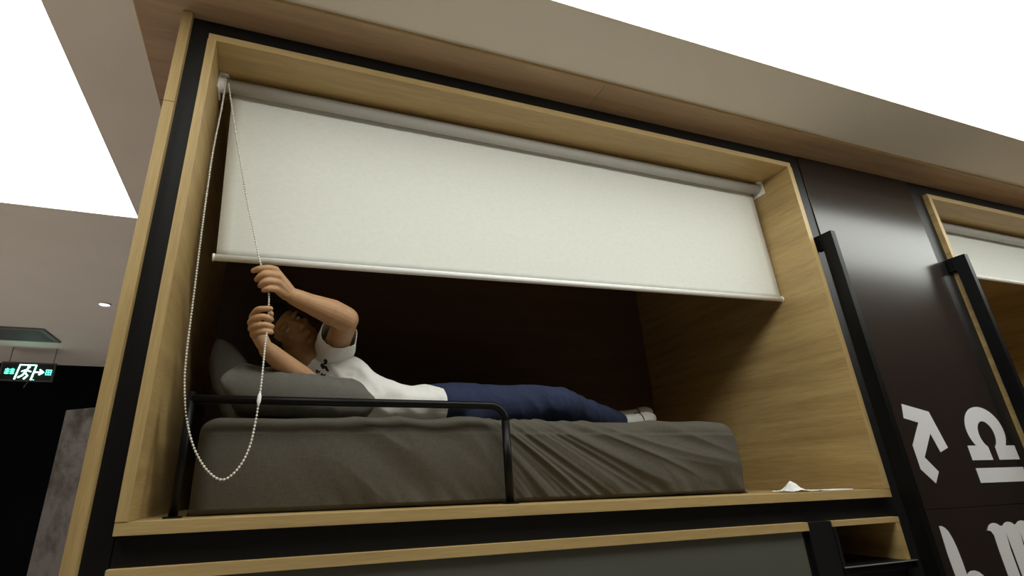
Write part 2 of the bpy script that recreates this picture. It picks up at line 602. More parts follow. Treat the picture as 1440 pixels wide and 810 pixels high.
def fold(x, z):
    """creases in the front of the sheet"""
    d = 0.0
    # fan of folds running down to the right from under the body
    cx_, cz_ = 0.40, 2.08
    r = math.hypot(x - cx_, z - cz_)
    a = math.atan2(z - cz_, x - cx_)
    w = noise.noise(V((a * 10 + 3, r * 1.1, 1.7)))
    k = min(1, max(0, (x - 0.62) / 0.2)) * min(1, max(0, (MX1 - x) / 0.15))
    d += k * 0.013 * (1 - 2.2 * abs(w)) * (0.6 + 0.8 * noise.noise(V((a * 4, r * 2, 9))))
    w = noise.noise(V((a * 24 + 3, r * 1.6, 4.7)))
    d += k * 0.005 * (1 - 2.5 * abs(w))
    # softer creases left of the guard rail leg
    u = (x * 0.8 + (z - 1.9) * 0.9)
    k2 = min(1, max(0, (x - 0.05) / 0.25)) * min(1, max(0, (0.72 - x) / 0.1))
    d += k2 * 0.012 * (1 - 2 * abs(noise.noise(V((u * 9, (z - x * .6) * 1.5, 2.2)))))
    # pinched bottom hem
    k3 = min(1, max(0, (1.72 - z) / 0.08)) * min(1, max(0, (x - 0.0) / 0.3))
    d += k3 * 0.010 * noise.noise(V((x * 20 + z * 12, z * 6, 5)))
    d += 0.003 * noise.noise(V((x * 5, z * 6, 0.3)))
    return d


bm = bmesh.new()
# superellipse-ish closed shell, dense where it is seen
NX, NP = 560, 150
prof = []
hy, hz, rc = (MY1 - MY0) / 2, (MZ1 - MZ0) / 2, 0.045
# rounded-rectangle outline (y,z), starting at the bottom front going up
def rr(n):
    out = []
    for i in range(60):
        out.append((MY0, MZ0 + 0.012 + (MZ1 - rc - MZ0 - 0.012) * i / 59, -1, 0))
    for i in range(1, 14):
        a = math.pi / 2 * i / 14
        out.append((MY0 + rc - rc * math.cos(a), MZ1 - rc + rc * math.sin(a), -math.cos(a), math.sin(a)))
    for i in range(24):
        out.append((MY0 + rc + (MY1 - MY0 - 2 * rc) * i / 23, MZ1, 0, 1))
    for i in range(1, 6):
        a = math.pi / 2 * i / 6
        out.append((MY1 - rc + rc * math.sin(a), MZ1 - rc + rc * math.cos(a), math.sin(a), math.cos(a)))
    for i in range(8):
        out.append((MY1, MZ1 - rc - (MZ1 - rc - MZ0 - .012) * i / 7, 1, 0))
    out.append((MY1 - 0.012, MZ0, 0, -1))
    out.append((MY0 + 0.012, MZ0, 0, -1))
    return out


prof = rr(0)
rings = []
xs = []
for i in range(NX + 1):
    xs.append(MX0 + (MX1 - MX0) * i / NX)
RE = 0.05
ymid, zmid = (MY0 + MY1) / 2, (MZ0 + MZ1) / 2
endsteps = [(a, math.sin(math.radians(a)), math.cos(math.radians(a))) for a in (0, 15, 30, 45, 60, 75)]


def mring(x, inset):
    ring = []
    for (y, z, ny, nz) in prof:
        top = max(0, min(1, (z - MZ0 - .02) / .1))
        d = fold(x, z) if ny < 0 else (0.004 * noise.noise(V((x * 4, y * 5, 1))) if nz > 0.9 else 0)
        # gentle sag of the corners
        yy = y + ny * (d - inset)
        zz = z + (nz * (d - inset * 0.8) if z > MZ0 + 0.02 else 0)
        if ny < 0 and nz <= 0:
            yy -= 0.010 * math.sin(math.pi * (z - MZ0) / (MZ1 - MZ0))
        ring.append(V((x, yy, zz)))
    return ring


for a, s, c in endsteps:
    rings.append(mring(MX0 + RE * (1 - s) * 1.0, RE * (1 - c) if False else RE * (1 - math.sin(math.acos(1 - s))) if False else RE * (1 - s)))
rings = []
for a in (0, 12, 25, 40, 55, 70, 85):
    s, c = math.sin(math.radians(a)), math.cos(math.radians(a))
    rings.append(mring(MX0 + RE * (1 - c), RE * (1 - s)))
for i in range(1, NX):
    x = MX0 + RE + (MX1 - MX0 - 2 * RE) * i / NX
    rings.append(mring(x, 0))
for a in (85, 70, 55, 40, 25, 12, 0):
    s, c = math.sin(math.radians(a)), math.cos(math.radians(a))
    rings.append(mring(MX1 - RE * (1 - c), RE * (1 - s)))
ringmesh(bm, rings)
tag(obj('mattress', bm, 'sheet', smooth=True), 'thick mattress in a creased dark grey linen cover under the lying person', 'mattress')

# ------------------------------------------------------------------ guard rail
t = thing('guard_rail', 'low black steel guard rail in front of the left half of the grey mattress', 'rail', (0.24, 0.105, ZT))
RY, RZ, RXL, RXR = 0.108, 1.910, -0.192, 0.684
bm = bmesh.new()
rb = 0.045
pts = [V((RXL, RY, ZT + 0.004)), V((RXL, RY, RZ + 0.018))]
tube(bm, pts, 0.0105, seg=14, smooth=False, round_ends=False)
obj('leg', bm, 'steel', t, smooth=True)
bm = bmesh.new()
pts = [V((RXL, RY, RZ))]
pts.append(V((RXR - rb, RY, RZ)))
for a in (15, 30, 45, 60, 75, 90):
    s = math.radians(a)
    pts.append(V((RXR - rb + rb * math.sin(s), RY, RZ - rb + rb * math.cos(s))))
tube(bm, pts, 0.0115, seg=14, smooth=False, round_ends=False)
obj('top_bar', bm, 'steel', t, smooth=True)
bm = bmesh.new()
tube(bm, [V((RXR, RY, RZ - rb)), V((RXR, RY, ZT + 0.004))], 0.0125, seg=14, smooth=False, round_ends=False)
obj('leg', bm, 'steel', t, smooth=True)
for x in (RXL, RXR):
    boxo('foot_plate', (x - 0.02, x + 0.02, RY - 0.018, RY + 0.018, ZT + 0.0003, ZT + 0.004), 'steel', t, bev=0.001)

# ------------------------------------------------------------------ handles


def handle(x, label):
    t = thing('grab_handle', label, 'handle', (x, YW, 1.4), 'black grab handles')
    w = 0.026
    boxo('grip_bar', (x, x + w, -0.062, -0.012, 0.35, 2.640), 'steel', t, bev=0.0012)
    for z in (2.575, 0.35):
        boxo('mounting_arm', (x, x + w, -0.0615 + .049, YW - 0.0045, z, z + 0.0648), 'steel', t, bev=0.0012)
    return t


handle(2.150, 'tall black square-tube grab handle standing beside the right edge of the occupied capsule')
handle(3.030, 'tall black square-tube grab handle on the left edge of the second capsule')

# ------------------------------------------------------------------ lower bunk, post, niche, step
t = thing('lower_bunk', 'closed lower capsule under the occupied one, grey-green front and oak top edge', 'bunk bed', (0.7, 0, 0))
boxo('top_board', (-0.288, 1.690, 0, 0.6, 1.516, 1.541), 'oak_x', t, bev=0.0008)
boxo('front_panel', (-0.264, 1.668, 0.012, 0.03, 0.15, 1.515), 'lower', t, bev=0.001)
boxo('side_board', (-0.288, -0.2645, 0.0, 0.6, 0.15, 1.5155), 'oak_z', t, bev=0.0008)
boxo('side_board', (1.6685, 1.690, 0.018, 0.6, 0.15, 1.5155), 'black', t, bev=0.0008)
boxo('plinth', (-0.288, 1.690, 0.02, 0.6, 0.0, 0.1495), 'black', t)
tag(boxo('black_post', (1.6915, 1.799, 0.004, 0.12, 0, 1.5405), 'black', bev=0.001),
    'black upright post between the lower capsule and the small oak niche', 'post')
t = thing('wall_niche', 'small oak-lined open niche low at the right, below the occupied capsule', 'niche', (1.96, 0, 1.4))
boxo('top_board', (1.800, X1, 0, 0.3, 1.523, 1.547 - .007), 'oak_x', t, bev=0.0008)
boxo('side_board', (X1 - 0.022, X1, 0.001, 0.3, 1.405, 1.5225), 'oak_y', t, bev=0.0008)
boxo('side_board', (1.800, 1.812, 0.001, 0.3, 1.405, 1.5225), 'black', t, bev=0.0008)
boxo('back_board', (1.8125, X1 - 0.0225, 0.281, 0.3, 1.405, 1.5225), 'oak_x', t)
t = thing('ladder_step', 'black metal step plate with a bright front edge under the small oak niche', 'step', (2.0, 0, 1.39))
boxo('tread', (1.800, 2.149, 0.0, 0.30, 1.380, 1.4045), 'steel', t, bev=0.0008)
boxo('nosing', (1.800, 2.149, -0.006, -0.0003, 1.4015, 1.4045), 'grille', t, bev=0.0008)
# filler below
struct('trim_3', (1.800, 2.125, 0.03, 0.3, 0, 1.379), 'black')

# ------------------------------------------------------------------ symbols on the brown wall


def symbol(name, loops, label, holes=()):
    """flat vinyl shape on the wall: outline in metres (x,z)"""
    cu = bpy.data.curves.new(name, 'CURVE')
    cu.dimensions = '2D'
    cu.fill_mode = 'BOTH'
    for L in loops:
        sp = cu.splines.new('POLY')
        sp.points.add(len(L) - 1)
        for p, q in zip(sp.points, L):
            p.co = (q[0], q[1], 0, 1)
        sp.use_cyclic_u = True
    o = bpy.data.objects.new(name, cu)
    COL.objects.link(o)
    dg = bpy.context.evaluated_depsgraph_get()
    dg.update()
    me = bpy.data.meshes.new_from_object(o.evaluated_get(dg))
    bpy.data.objects.remove(o)
    bm = bmesh.new()
    bm.from_mesh(me)
    for v in bm.verts:
        v.co = V((v.co.x, YW - 0.0046, v.co.y))
    bmesh.ops.remove_doubles(bm, verts=bm.verts, dist=1e-5)
    r = bmesh.ops.extrude_face_region(bm, geom=list(bm.faces))
    for v in r['geom']:
        if isinstance(v, bmesh.types.BMVert):
            v.co.y -= 0.0006
    o = obj(name, bm, 'symbol')
    return tag(o, label, 'wall symbol', 'white symbols on the brown wall')


def arc(cx_, cz_, rx, rz, a0, a1, n=24):
    return [(cx_ + rx * math.cos(math.radians(a0 + (a1 - a0) * i / n)), cz_ + rz * math.sin(math.radians(a0 + (a1 - a0) * i / n))) for i in range(n + 1)]


symbol('arrow_symbol', [[(2.367, 1.938), (2.515, 1.910), (2.556, 1.771), (2.502, 1.754), (2.479, 1.825), (2.398, 1.736), (2.452, 1.683),
                         (2.413, 1.642), (2.353, 1.694), (2.352, 1.781), (2.430, 1.866), (2.352, 1.883)]],
       'white angular arrow-like symbol, left of the pair on the brown wall')
# scales: open ring on two feet, bar below
ring_out = arc(2.836, 1.840, 0.124, 0.095, -142 + 0, -398 + 360 - 0, 40)
outer = arc(2.836, 1.838, 0.124, 0.097, 180 + 38, -38, 40)     # over the top, left foot to right foot
inner = arc(2.836, 1.822, 0.052, 0.054, -64, 180 + 64, 30)
loop = [(2.682, 1.778)] + outer[:1] + outer[1:] + [(2.994, 1.778), (2.994, 1.722), (2.857, 1.722)] + inner + [(2.815, 1.722), (2.682, 1.722)]
symbol('scales_symbol', [loop, [(2.682, 1.692), (2.994, 1.692), (2.994, 1.637), (2.682, 1.637)]],
       'white scales symbol, open ring over a bar, on the brown wall')
# curved stroke with a loop, cut by the picture's lower edge
symbol('curl_symbol', [[(2.350, 1.498), (2.366, 1.497), (2.380, 1.490), (2.392, 1.478), (2.402, 1.455), (2.409, 1.425), (2.413, 1.380), (2.414, 1.337), (2.424, 1.342),
                        (2.440, 1.347), (2.462, 1.347), (2.484, 1.341), (2.503, 1.328), (2.520, 1.305), (2.527, 1.27), (2.52, 1.24), (2.50, 1.222), (2.47, 1.217), (2.445, 1.225), (2.43, 1.205), (2.40, 1.19),
                        (2.355, 1.19), (2.355, 1.215), (2.385, 1.22), (2.392, 1.235), (2.375, 1.255), (2.358, 1.29), (2.350, 1.34), (2.346, 1.406), (2.348, 1.45)]],
       'white curled symbol with a tall pointed stroke, low at the left of the brown wall')
loop = [(2.610, 1.472)] + arc(2.664, 1.462, 0.048, 0.032, 160, 40, 8) + arc(2.755, 1.461, 0.048, 0.033, 140, 40, 8) + arc(2.842, 1.460, 0.052, 0.035, 135, 0, 10) + \
    [(2.896, 1.26), (2.905, 1.235), (2.925, 1.232), (2.930, 1.21), (2.895, 1.205), (2.862, 1.225), (2.852, 1.26), (2.846, 1.43), (2.830, 1.452), (2.808, 1.458), (2.803, 1.43), (2.802, 1.21), (2.765, 1.21), (2.765, 1.42), (2.747, 1.452), (2.722, 1.459),
     (2.717, 1.43), (2.716, 1.21), (2.642, 1.21), (2.642, 1.40), (2.645, 1.452), (2.635, 1.467)]
loop = [(2.610, 1.472)] + arc(2.664, 1.462, 0.048, 0.032, 160, 40, 8) + arc(2.755, 1.461, 0.048, 0.033, 140, 40, 8) + arc(2.842, 1.460, 0.052, 0.035, 135, 0, 10) + \
    [(2.896, 1.26), (2.905, 1.235), (2.93, 1.232), (2.93, 1.21), (2.895, 1.205), (2.862, 1.225), (2.811, 1.26), (2.811, 1.40), (2.808, 1.458), (2.800, 1.40), (2.800, 1.21), (2.724, 1.21), (2.724, 1.40), (2.722, 1.459), (2.712, 1.40),
     (2.711, 1.21), (2.642, 1.21), (2.642, 1.40), (2.645, 1.452), (2.635, 1.467)]
symbol('scroll_symbol', [loop], 'white three-legged scrolled symbol, low at the right of the brown wall')

# ------------------------------------------------------------------ tissue on the bunk edge
bm = bmesh.new()
t0 = at(1074, 692, 0.06)
pk = at(1087, 683, 0.07)
n = 14
g = []
for j in range(n + 1):
    row = []
    for i in range(n + 1):
        u, v = i / n, j / n
        x = 1.70 + 0.15 * u + 0.01 * v
        y = 0.03 + 0.10 * v + 0.01 * u
        h = 0.003 + 0.030 * math.exp(-((u - 0.28) ** 2) / 0.03 - ((v - 0.4) ** 2) / 0.08) + 0.006 * abs(noise.noise(V((u * 6, v * 6, 1))))
        row.append(bm.verts.new((x, y, ZT + h)))
    g.append(row)
for j in range(n):
    for i in range(n):
        bm.faces.new((g[j][i], g[j][i + 1], g[j + 1][i + 1], g[j + 1][i]))
ts = obj('paper_tissue', bm, 'paper')
sd = ts.modifiers.new('s', 'SOLIDIFY')
sd.thickness = 0.001
tag(ts, 'crumpled white tissue lying on the oak ledge right of the mattress', 'tissue')
bm = bmesh.new()
r = bmesh.ops.create_cube(bm, size=1)
for v in r['verts']:
    v.co = V((1.905 + v.co.x * 0.13, 0.05 + v.co.y * 0.07 + v.co.x * 0.01, ZT + 0.003 + v.co.z * 0.004))
bmesh.ops.bevel(bm, geom=list(bm.edges), offset=0.001, segments=1, affect='EDGES')
tag(obj('folded_paper', bm, 'paper'), 'thin folded white paper lying on the oak ledge beside the tissue', 'paper')

# ------------------------------------------------------------------ pillows


def pillow(name, c, ux, uy, uz, label, seed, n=70, corner=0.02):
    """c centre, ux/uy/uz half axes (length, width, thickness)"""
    bm = bmesh.new()
    top, bot = [], []
    for j in range(n + 1):
        ra, rb_ = [], []
        for i in range(n + 1):
            u, v = -1 + 2 * i / n, -1 + 2 * j / n
            e = (1 - abs(u) ** 10) * (1 - abs(v) ** 3.4)
            h = max(0, e) ** 0.42
            pin = 1 - 0.05 * (1 - abs(u) ** 2) * abs(v) ** 3 - 0.0
            pin2 = 1 - 0.06 * (1 - abs(v) ** 2) * abs(u) ** 3
            wr = 0.08 * noise.noise(V((u * 3 + seed, v * 3, 0))) + 0.06 * noise.noise(V((u * 9 + seed, v * 5, 3))) * (0.4 + abs(u) + abs(v))
            ear = 0.07 * (abs(u) * abs(v)) ** 7
            base = V(c) + V(ux) * u * (pin2 + ear) + V(uy) * v * (pin + ear)
            edge = (i in (0, n) or j in (0, n))
            dd = V(uz) * (0.035 * noise.noise(V((u * 6, v * 6, seed))))
            if edge:
                w_ = bm.verts.new(base + dd)
                ra.append(w_); rb_.append(w_)
            else:
                ra.append(bm.verts.new(base + V(uz) * (h * (1 + wr)) + dd))
                rb_.append(bm.verts.new(base - V(uz) * (h * (1 - wr)) + dd))
        top.append(ra); bot.append(rb_)
    for j in range(n):
        for i in range(n):
            bm.faces.new((top[j][i], top[j][i + 1], top[j + 1][i + 1], top[j + 1][i]))
            bm.faces.new((bot[j][i], bot[j + 1][i], bot[j + 1][i + 1], bot[j][i + 1]))
    o = obj(name, bm, 'pillow', smooth=True)
    return tag(o, label, 'pillow', 'grey linen pillows')


pillow('pillow', (0.088, 0.395, 1.957), (0.212, 0, -0.024), (0.006, 0.190, 0.006), (0.0, 0.0, 0.077),
       'grey linen pillow lying on the mattress under the person\'s forearm', 2)
pillow('pillow', (-0.10, 0.74, 2.01), (0.02, 0.27, 0.0), (-0.06, 0, 0.145), (0.06, 0, 0.024),
       'grey linen pillow propped up behind the person\'s head', 7)

# ------------------------------------------------------------------ the person
body = bmesh.new()


def A3(l):
    return [at(*p) for p in l]


# upper (left) arm holding the chain above
el1 = at(487, 449, 0.265)
wr1 = at(413, 417, 0.185)
sh1 = at(466, 506, 0.54)
tube(body, [sh1, sh1.lerp(el1, .5), el1], [0.050, 0.043, 0.039], seg=20)
tube(body, [el1, el1.lerp(wr1, .3) + V((0, 0, .002)), el1.lerp(wr1, .7), wr1], [0.040, 0.042, 0.031, 0.0255], seg=20)
# palm
def slab_(bm_, a, b_, thick):
    """palm: a = two wrist side points, b = knuckle line points"""
    pass


pm1 = [(wr1, 0.023)]
k1 = A3([(386.5, 380, .150), (391.5, 388.7, .150), (392, 397.5, .153), (389.5, 406.5, .158)])
for k_, r_ in zip(k1, (0.0112, 0.0115, 0.0112, 0.0105)):
    tube(body, [wr1.lerp(k_, -0.05), wr1.lerp(k_, .5) + V((0, .004, -.002)), k_], [0.0185, 0.0190, r_ * 1.12], seg=12)
f1 = [
    ([(387, 380, .149), (377, 377.2, .134), (365, 378.2, .133), (356.5, 380.8, .143)], (0.0105, 0.0088, 0.0080, 0.0068)),
    ([(391.5, 388.5, .149), (376, 386.0, .129), (366.5, 388.6, .133), (361.5, 393.0, .146)], (0.0108, 0.0092, 0.0084, 0.0072)),
    ([(391.5, 397.5, .152), (378, 395.5, .131), (369.5, 398.5, .134), (366.2, 401.5, .146)], (0.0105, 0.0088, 0.0080, 0.0070)),
    ([(389, 406.5, .157), (381, 405.8, .138), (375.5, 406.8, .135), (371, 408.0, .142)], (0.0098, 0.0080, 0.0073, 0.0064)),
]
for pts, rs in f1:
    tube(body, A3(pts), [r * 1.22 for r in rs], seg=12, k=5)
# thumb behind the chain
tube(body, [wr1.lerp(k1[0], .25) + V((0, .014, 0)), at(384, 391, .185), at(374, 386, .176), at(366, 383, .163)], [0.0150, 0.0118, 0.0098, 0.0080], seg=12)

# lower (right) arm
el2 = at(445, 551, 0.37)
wr2 = at(376, 492, 0.205)
sh2 = at(468, 572, 0.52)
tube(body, [sh2, sh2.lerp(el2, .5), el2], [0.056, 0.048, 0.042], seg=20)
tube(body, [el2, el2.lerp(wr2, .35), el2.lerp(wr2, .72), wr2], [0.042, 0.040, 0.031, 0.0245], seg=20)
k2 = A3([(356.5, 445, .176), (354.5, 453.5, .172), (355, 462, .172), (357.5, 470.5, .176)])
for k_, r_ in zip(k2, (0.0112, 0.0115, 0.0112, 0.0105)):
    tube(body, [wr2.lerp(k_, -0.05), wr2.lerp(k_, .5) + V((0, .004, 0)), k_], [0.0185, 0.0175, r_], seg=12)
f2 = [
    ([(355.5, 446, .176), (361.5, 436.5, .150), (371, 434.3, .136), (380.5, 434, .138)], (0.0105, 0.0089, 0.0080, 0.0069)),
    ([(353.5, 453.5, .172), (360, 447.6, .140), (371, 445.6, .129), (381, 449.2, .139)], (0.0110, 0.0094, 0.0086, 0.0074)),
    ([(354, 462, .172), (361, 458.6, .140), (371.5, 456.8, .128), (382, 459.2, .138)], (0.0106, 0.0090, 0.0083, 0.0072)),
    ([(356.5, 470.5, .175), (363, 467.8, .146), (372, 466.2, .132), (381.5, 467.2, .138)], (0.0100, 0.0084, 0.0076, 0.0066)),
]
for pts, rs in f2:
    tube(body, A3(pts), [r * 1.12 for r in rs], seg=12, k=5)
tube(body, [wr2.lerp(k2[0], .3) + V((0, .012, 0)), at(370, 468, .190), at(377, 452, .176), at(381, 441, .164)], [0.0160, 0.0125, 0.0100, 0.0082], seg=12)

# torso core, neck
nk = at(440, 508, 0.55)
hc = at(404, 468, 0.575)                       # head centre
chin_d = (nk - hc).normalized()
tube(body, [hc + chin_d * 0.03 + V((0, .02, 0)), nk, at(462, 530, .53)], [0.052, 0.056, 0.07], seg=20)
pel = V((0.66, 0.50, 1.965))
def bring(px, pytop, ym, hd, cut=0.026):
    top = at(px, pytop, ym - hd * .3)
    hi_, lo_ = top.z - cut, 1.874 + cut
    return (V((top.x, ym, (hi_ + lo_) / 2)), V((0, 0, (hi_ - lo_) / 2)), V((0, hd, 0)))


tor = [bring(464, 506, .53, .075, .03), bring(484, 506, .515, .095, .022), bring(505, 508, .49, .11), bring(528, 526, .47, .115),
       bring(560, 540, .465, .125), bring(605, 544, .465, .13), (pel, V((0, 0.0, 0.070)), V((0, 0.135, 0)))]
loft(body, tor)
# legs
kn1, an1 = at(781, 567, 0.36), at(872, 596, 0.70)
hp1, hp2 = V((0.66, 0.42, 1.945)), V((0.66, 0.56, 1.965))
kn2, an2 = at(740, 576, 0.74), at(868, 590, 0.84)
for h_, k_, a_ in ((hp1, kn1, an1), (hp2, kn2, an2)):
    tube(body, [h_, h_.lerp(k_, .5), k_, k_.lerp(a_, .35), a_], [0.076, 0.066, 0.050, 0.048, 0.034], seg=20)

# head: crown->chin axis = D, face normal = F, ear-to-ear = E
D = (V((0.80, 0.05, -0.52))).normalized()
F = V((0.0, -0.86, 0.28))
F = (F - D * F.dot(D)).normalized()
E_ = D.cross(F).normalized()


def H(e, d, f_):
    return hc + E_ * e + D * d + F * f_


ellipsoid(body, H(0, -0.022, -0.012), E_ * 0.074, D * 0.088, F * 0.092)         # cranium
ellipsoid(body, H(0, 0.030, 0.026), E_ * 0.062, D * 0.080, F * 0.060)           # face
ellipsoid(body, H(0, 0.088, 0.048), E_ * 0.026, D * 0.020, F * 0.026)           # chin
for s in (-1, 1):
    ellipsoid(body, H(s * 0.040, 0.060, 0.020), E_ * 0.024, D * 0.038, F * 0.034)   # jaw
    ellipsoid(body, H(s * 0.036, 0.026, 0.064), E_ * 0.020, D * 0.016, F * 0.014)   # cheek
    ellipsoid(body, H(s * 0.030, -0.018, 0.073), E_ * 0.024, D * 0.008, F * 0.012)  # brow
    ellipsoid(body, H(s * 0.076, 0.012, -0.006), E_ * 0.010, D * 0.032, F * 0.018)  # ear
    ellipsoid(body, H(s * 0.014, 0.036, 0.088), E_ * 0.009, D * 0.008, F * 0.010)   # nostril wing
tube(body, [H(0, -0.006, 0.078), H(0, 0.018, 0.090), H(0, 0.034, 0.098)], [0.009, 0.010, 0.012], seg=12)  # nose
ellipsoid(body, H(0, 0.056, 0.082), E_ * 0.024, D * 0.006, F * 0.010)           # upper lip
ellipsoid(body, H(0, 0.067, 0.080), E_ * 0.021, D * 0.0065, F * 0.010)          # lower lip
person = fused('person', body, 'skin', 0.0022, smooth_it=3)
tag(person, 'person lying in the capsule in white t-shirt and jeans, both hands pulling the blind chain', 'person')


def sub(nm, bm_, mat, smooth=True):
    return obj(nm, bm_, mat, person, smooth=smooth)


# eyes
for s in (-1, 1):
    bm = bmesh.new()
    ellipsoid(bm, H(s * 0.031, 0.002, 0.0715), E_ * 0.0115, D * 0.0045, F * 0.010, seg=16)
    sub('eye', bm, 'eye')
# hair
bm = bmesh.new()
ellipsoid(bm, H(0, -0.030, -0.022), E_ * 0.083, D * 0.092, F * 0.092)
ellipsoid(bm, H(0, -0.070, 0.030), E_ * 0.066, D * 0.045, F * 0.052)
for s in (-1, 1):
    ellipsoid(bm, H(s * 0.068, -0.012, 0.010), E_ * 0.014, D * 0.030, F * 0.020)


def hairpost(b2):
    for v in b2.verts:
        q = v.co - hc
        st = noise.noise(V((q.dot(E_) * 160, q.dot(D) * 25, q.dot(F) * 160)))
        v.co += q.normalized() * (0.004 * st)


fused('hair', bm, 'hair', 0.004, person, 3, hairpost)

# ---- t-shirt


def wrinkle(amp, fx, seed, axis=None):
    def f_(b2):
        b2.normal_update()
        for v in b2.verts:
            p = v.co
            w = noise.noise(V((p.x * fx + p.z * 7, p.y * fx * .7, p.z * fx * .8 + seed)))
            w2 = noise.noise(V((p.x * fx * 2.2, p.y * fx * 2, p.z * fx * 2.4 + seed)))
            v.co = p + v.normal * (amp * (1 - 2.6 * abs(w)) + amp * .35 * w2)
    return f_


def opening2(b2, c, n_, rad, ln):
    n_ = n_.normalized()

    def hit(f_):
        q = f_.calc_center_median() - c
        a = q.dot(n_)
        return 0 < a < ln and (q - n_ * a).length < rad
    bmesh.ops.delete(b2, geom=[f_ for f_ in b2.faces if hit(f_)], context='FACES')


def opening(b2, c, n_, rad):
    n_ = n_.normalized()
    dl = [f_ for f_ in b2.faces if (f_.calc_center_median() - c).dot(n_) > 0 and (f_.calc_center_median() - c).length < rad]
    bmesh.ops.delete(b2, geom=dl, context='FACES')


bm = bmesh.new()
def sring(px, pytop, ym, hd, lean=0.0):
    top = at(px, pytop, ym - hd * .3)
    zc = (top.z + 1.874) / 2
    return (V((top.x, ym, zc)), V((lean, 0, (top.z - 1.874) / 2)), V((0, hd, 0)))


ts_ = [sring(458, 500, .53, .085, -.03), sring(482, 500, .515, .11, -.02), sring(505, 506, .49, .13), sring(528, 526, .47, .135),
       sring(560, 540, .465, .145), sring(605, 544, .465, .15), sring(635, 545, .465, .15)]
loft(bm, ts_, k=8)
s_end = at(478, 468, .37)
s_dir = (s_end - sh1).normalized()
tube(bm, [sh1 + V((0.03, 0.02, -.05)), sh1, s_end, s_end + s_dir * .03], [0.080, 0.068, 0.056, 0.056], seg=24)
tube(bm, [sh2 + V((0, 0.0, 0.03)), sh2.lerp(el2, 0.3), sh2.lerp(el2, .62)], [0.07, 0.062, 0.060], seg=24)
tube(bm, [at(466, 530, .53), at(449, 519, .54)], [0.080, 0.064], seg=24)
hem_c = at(610, 565, .465)


def shirtpost(b2):
    wrinkle(0.0095, 8.0, 3)(b2)
    wrinkle(0.0022, 22, 5)(b2)
    opening2(b2, s_end, s_dir, 0.082, 0.12)
    opening(b2, hem_c, V((1, 0.0, 0.06)), 0.30)
    opening(b2, at(446, 514, .545), nk - at(462, 530, .53), 0.10)
    dl = [v for v in b2.verts if not v.link_faces]
    bmesh.ops.delete(b2, geom=dl, context='VERTS')


shirt = fused('t_shirt', bm, 'shirt', 0.0045, person, 5, shirtpost)
sm = shirt.modifiers.new('s', 'SMOOTH')
sm.iterations = 2
sd = shirt.modifiers.new('t', 'SOLIDIFY')
sd.thickness = 0.0022
sd.offset = 0

# chest print, pressed onto the cloth
me = shirt.data
bvh = BVHTree.FromPolygons([v.co.copy() for v in me.vertices], [tuple(p.vertices) for p in me.polygons])
PRN = [
    [(455, 506), (458, 504.5), (460.5, 507), (460, 511), (457, 513), (455, 512), (455.6, 510.3), (457, 511), (458.4, 509.5), (458.4, 507.4), (457, 507.2), (455.5, 509)],
    [(450.5, 512), (454, 510.5), (456.5, 514), (459.5, 515), (463.2, 522.5), (459, 522), (456.5, 518), (454, 519.5), (451, 516)],
    [(443.5, 521), (446, 519), (448, 522), (450.5, 521), (449.5, 525), (446.8, 524), (445, 526)],
    [(450, 527), (452.5, 524), (455, 527), (458.5, 525.5), (457, 529), (459, 531), (455, 530.5), (453, 531.5), (452.5, 528.5)],
    [(446, 527.2), (448, 526.5), (449.5, 530), (451, 531.5), (447.5, 530.5)],
]
bm = bmesh.new()
for poly in PRN:
    sub_ = bmesh.new()
    vs = [sub_.verts.new((x, y, 0)) for x, y in poly]
    f_ = sub_.faces.new(vs)
    bmesh.ops.triangulate(sub_, faces=[f_])
    bmesh.ops.subdivide_edges(sub_, edges=list(sub_.edges), cuts=2, use_grid_fill=True)
    mp = {}
    for v in sub_.verts:
        tgt = at(v.co.x, v.co.y, 1.0)
        d = (tgt - CAM).normalized()
        h = bvh.ray_cast(CAM, d)
        if h[0] is not None:
            mp[v.index if v.index >= 0 else id(v)] = None
            v.tag = True
            v.co = h[0] - d * 0.0035
        else:
            v.tag = False
    nv = {}
    for v in sub_.verts:
        if v.tag:
            nv[v] = bm.verts.new(v.co)
    for f_ in sub_.faces:
        if all(v.tag for v in f_.verts):
            try:
                bm.faces.new([nv[v] for v in f_.verts])
            except ValueError:
                pass
    sub_.free()
o = obj('chest_print', bm, 'print', shirt, smooth=True)
o['label'] = 'small black graphic printed on the chest'

# ---- jeans
bm = bmesh.new()
loft(bm, [(V((0.545, .475, 1.953)), V((0, 0, 0.080)), V((0, 0.138, 0))), (V((0.62, .48, 1.955)), V((0, 0, 0.086)), V((0, 0.155, 0))),
          (V((0.72, .49, 1.957)), V((0, 0, 0.088)), V((0, 0.15, 0)))])
for h_, k_, a_ in ((hp1, kn1, an1), (hp2, kn2, an2)):
    tube(bm, [h_, h_.lerp(k_, .5), k_, k_.lerp(a_, .3), k_.lerp(a_, .93)], [0.084, 0.074, 0.060, 0.057, 0.050], seg=24)


def jeanpost(b2):
    wrinkle(0.0035, 14, 11)(b2)


jeans = fused('jeans', bm, 'jeans', 0.0055, person, 4, jeanpost)
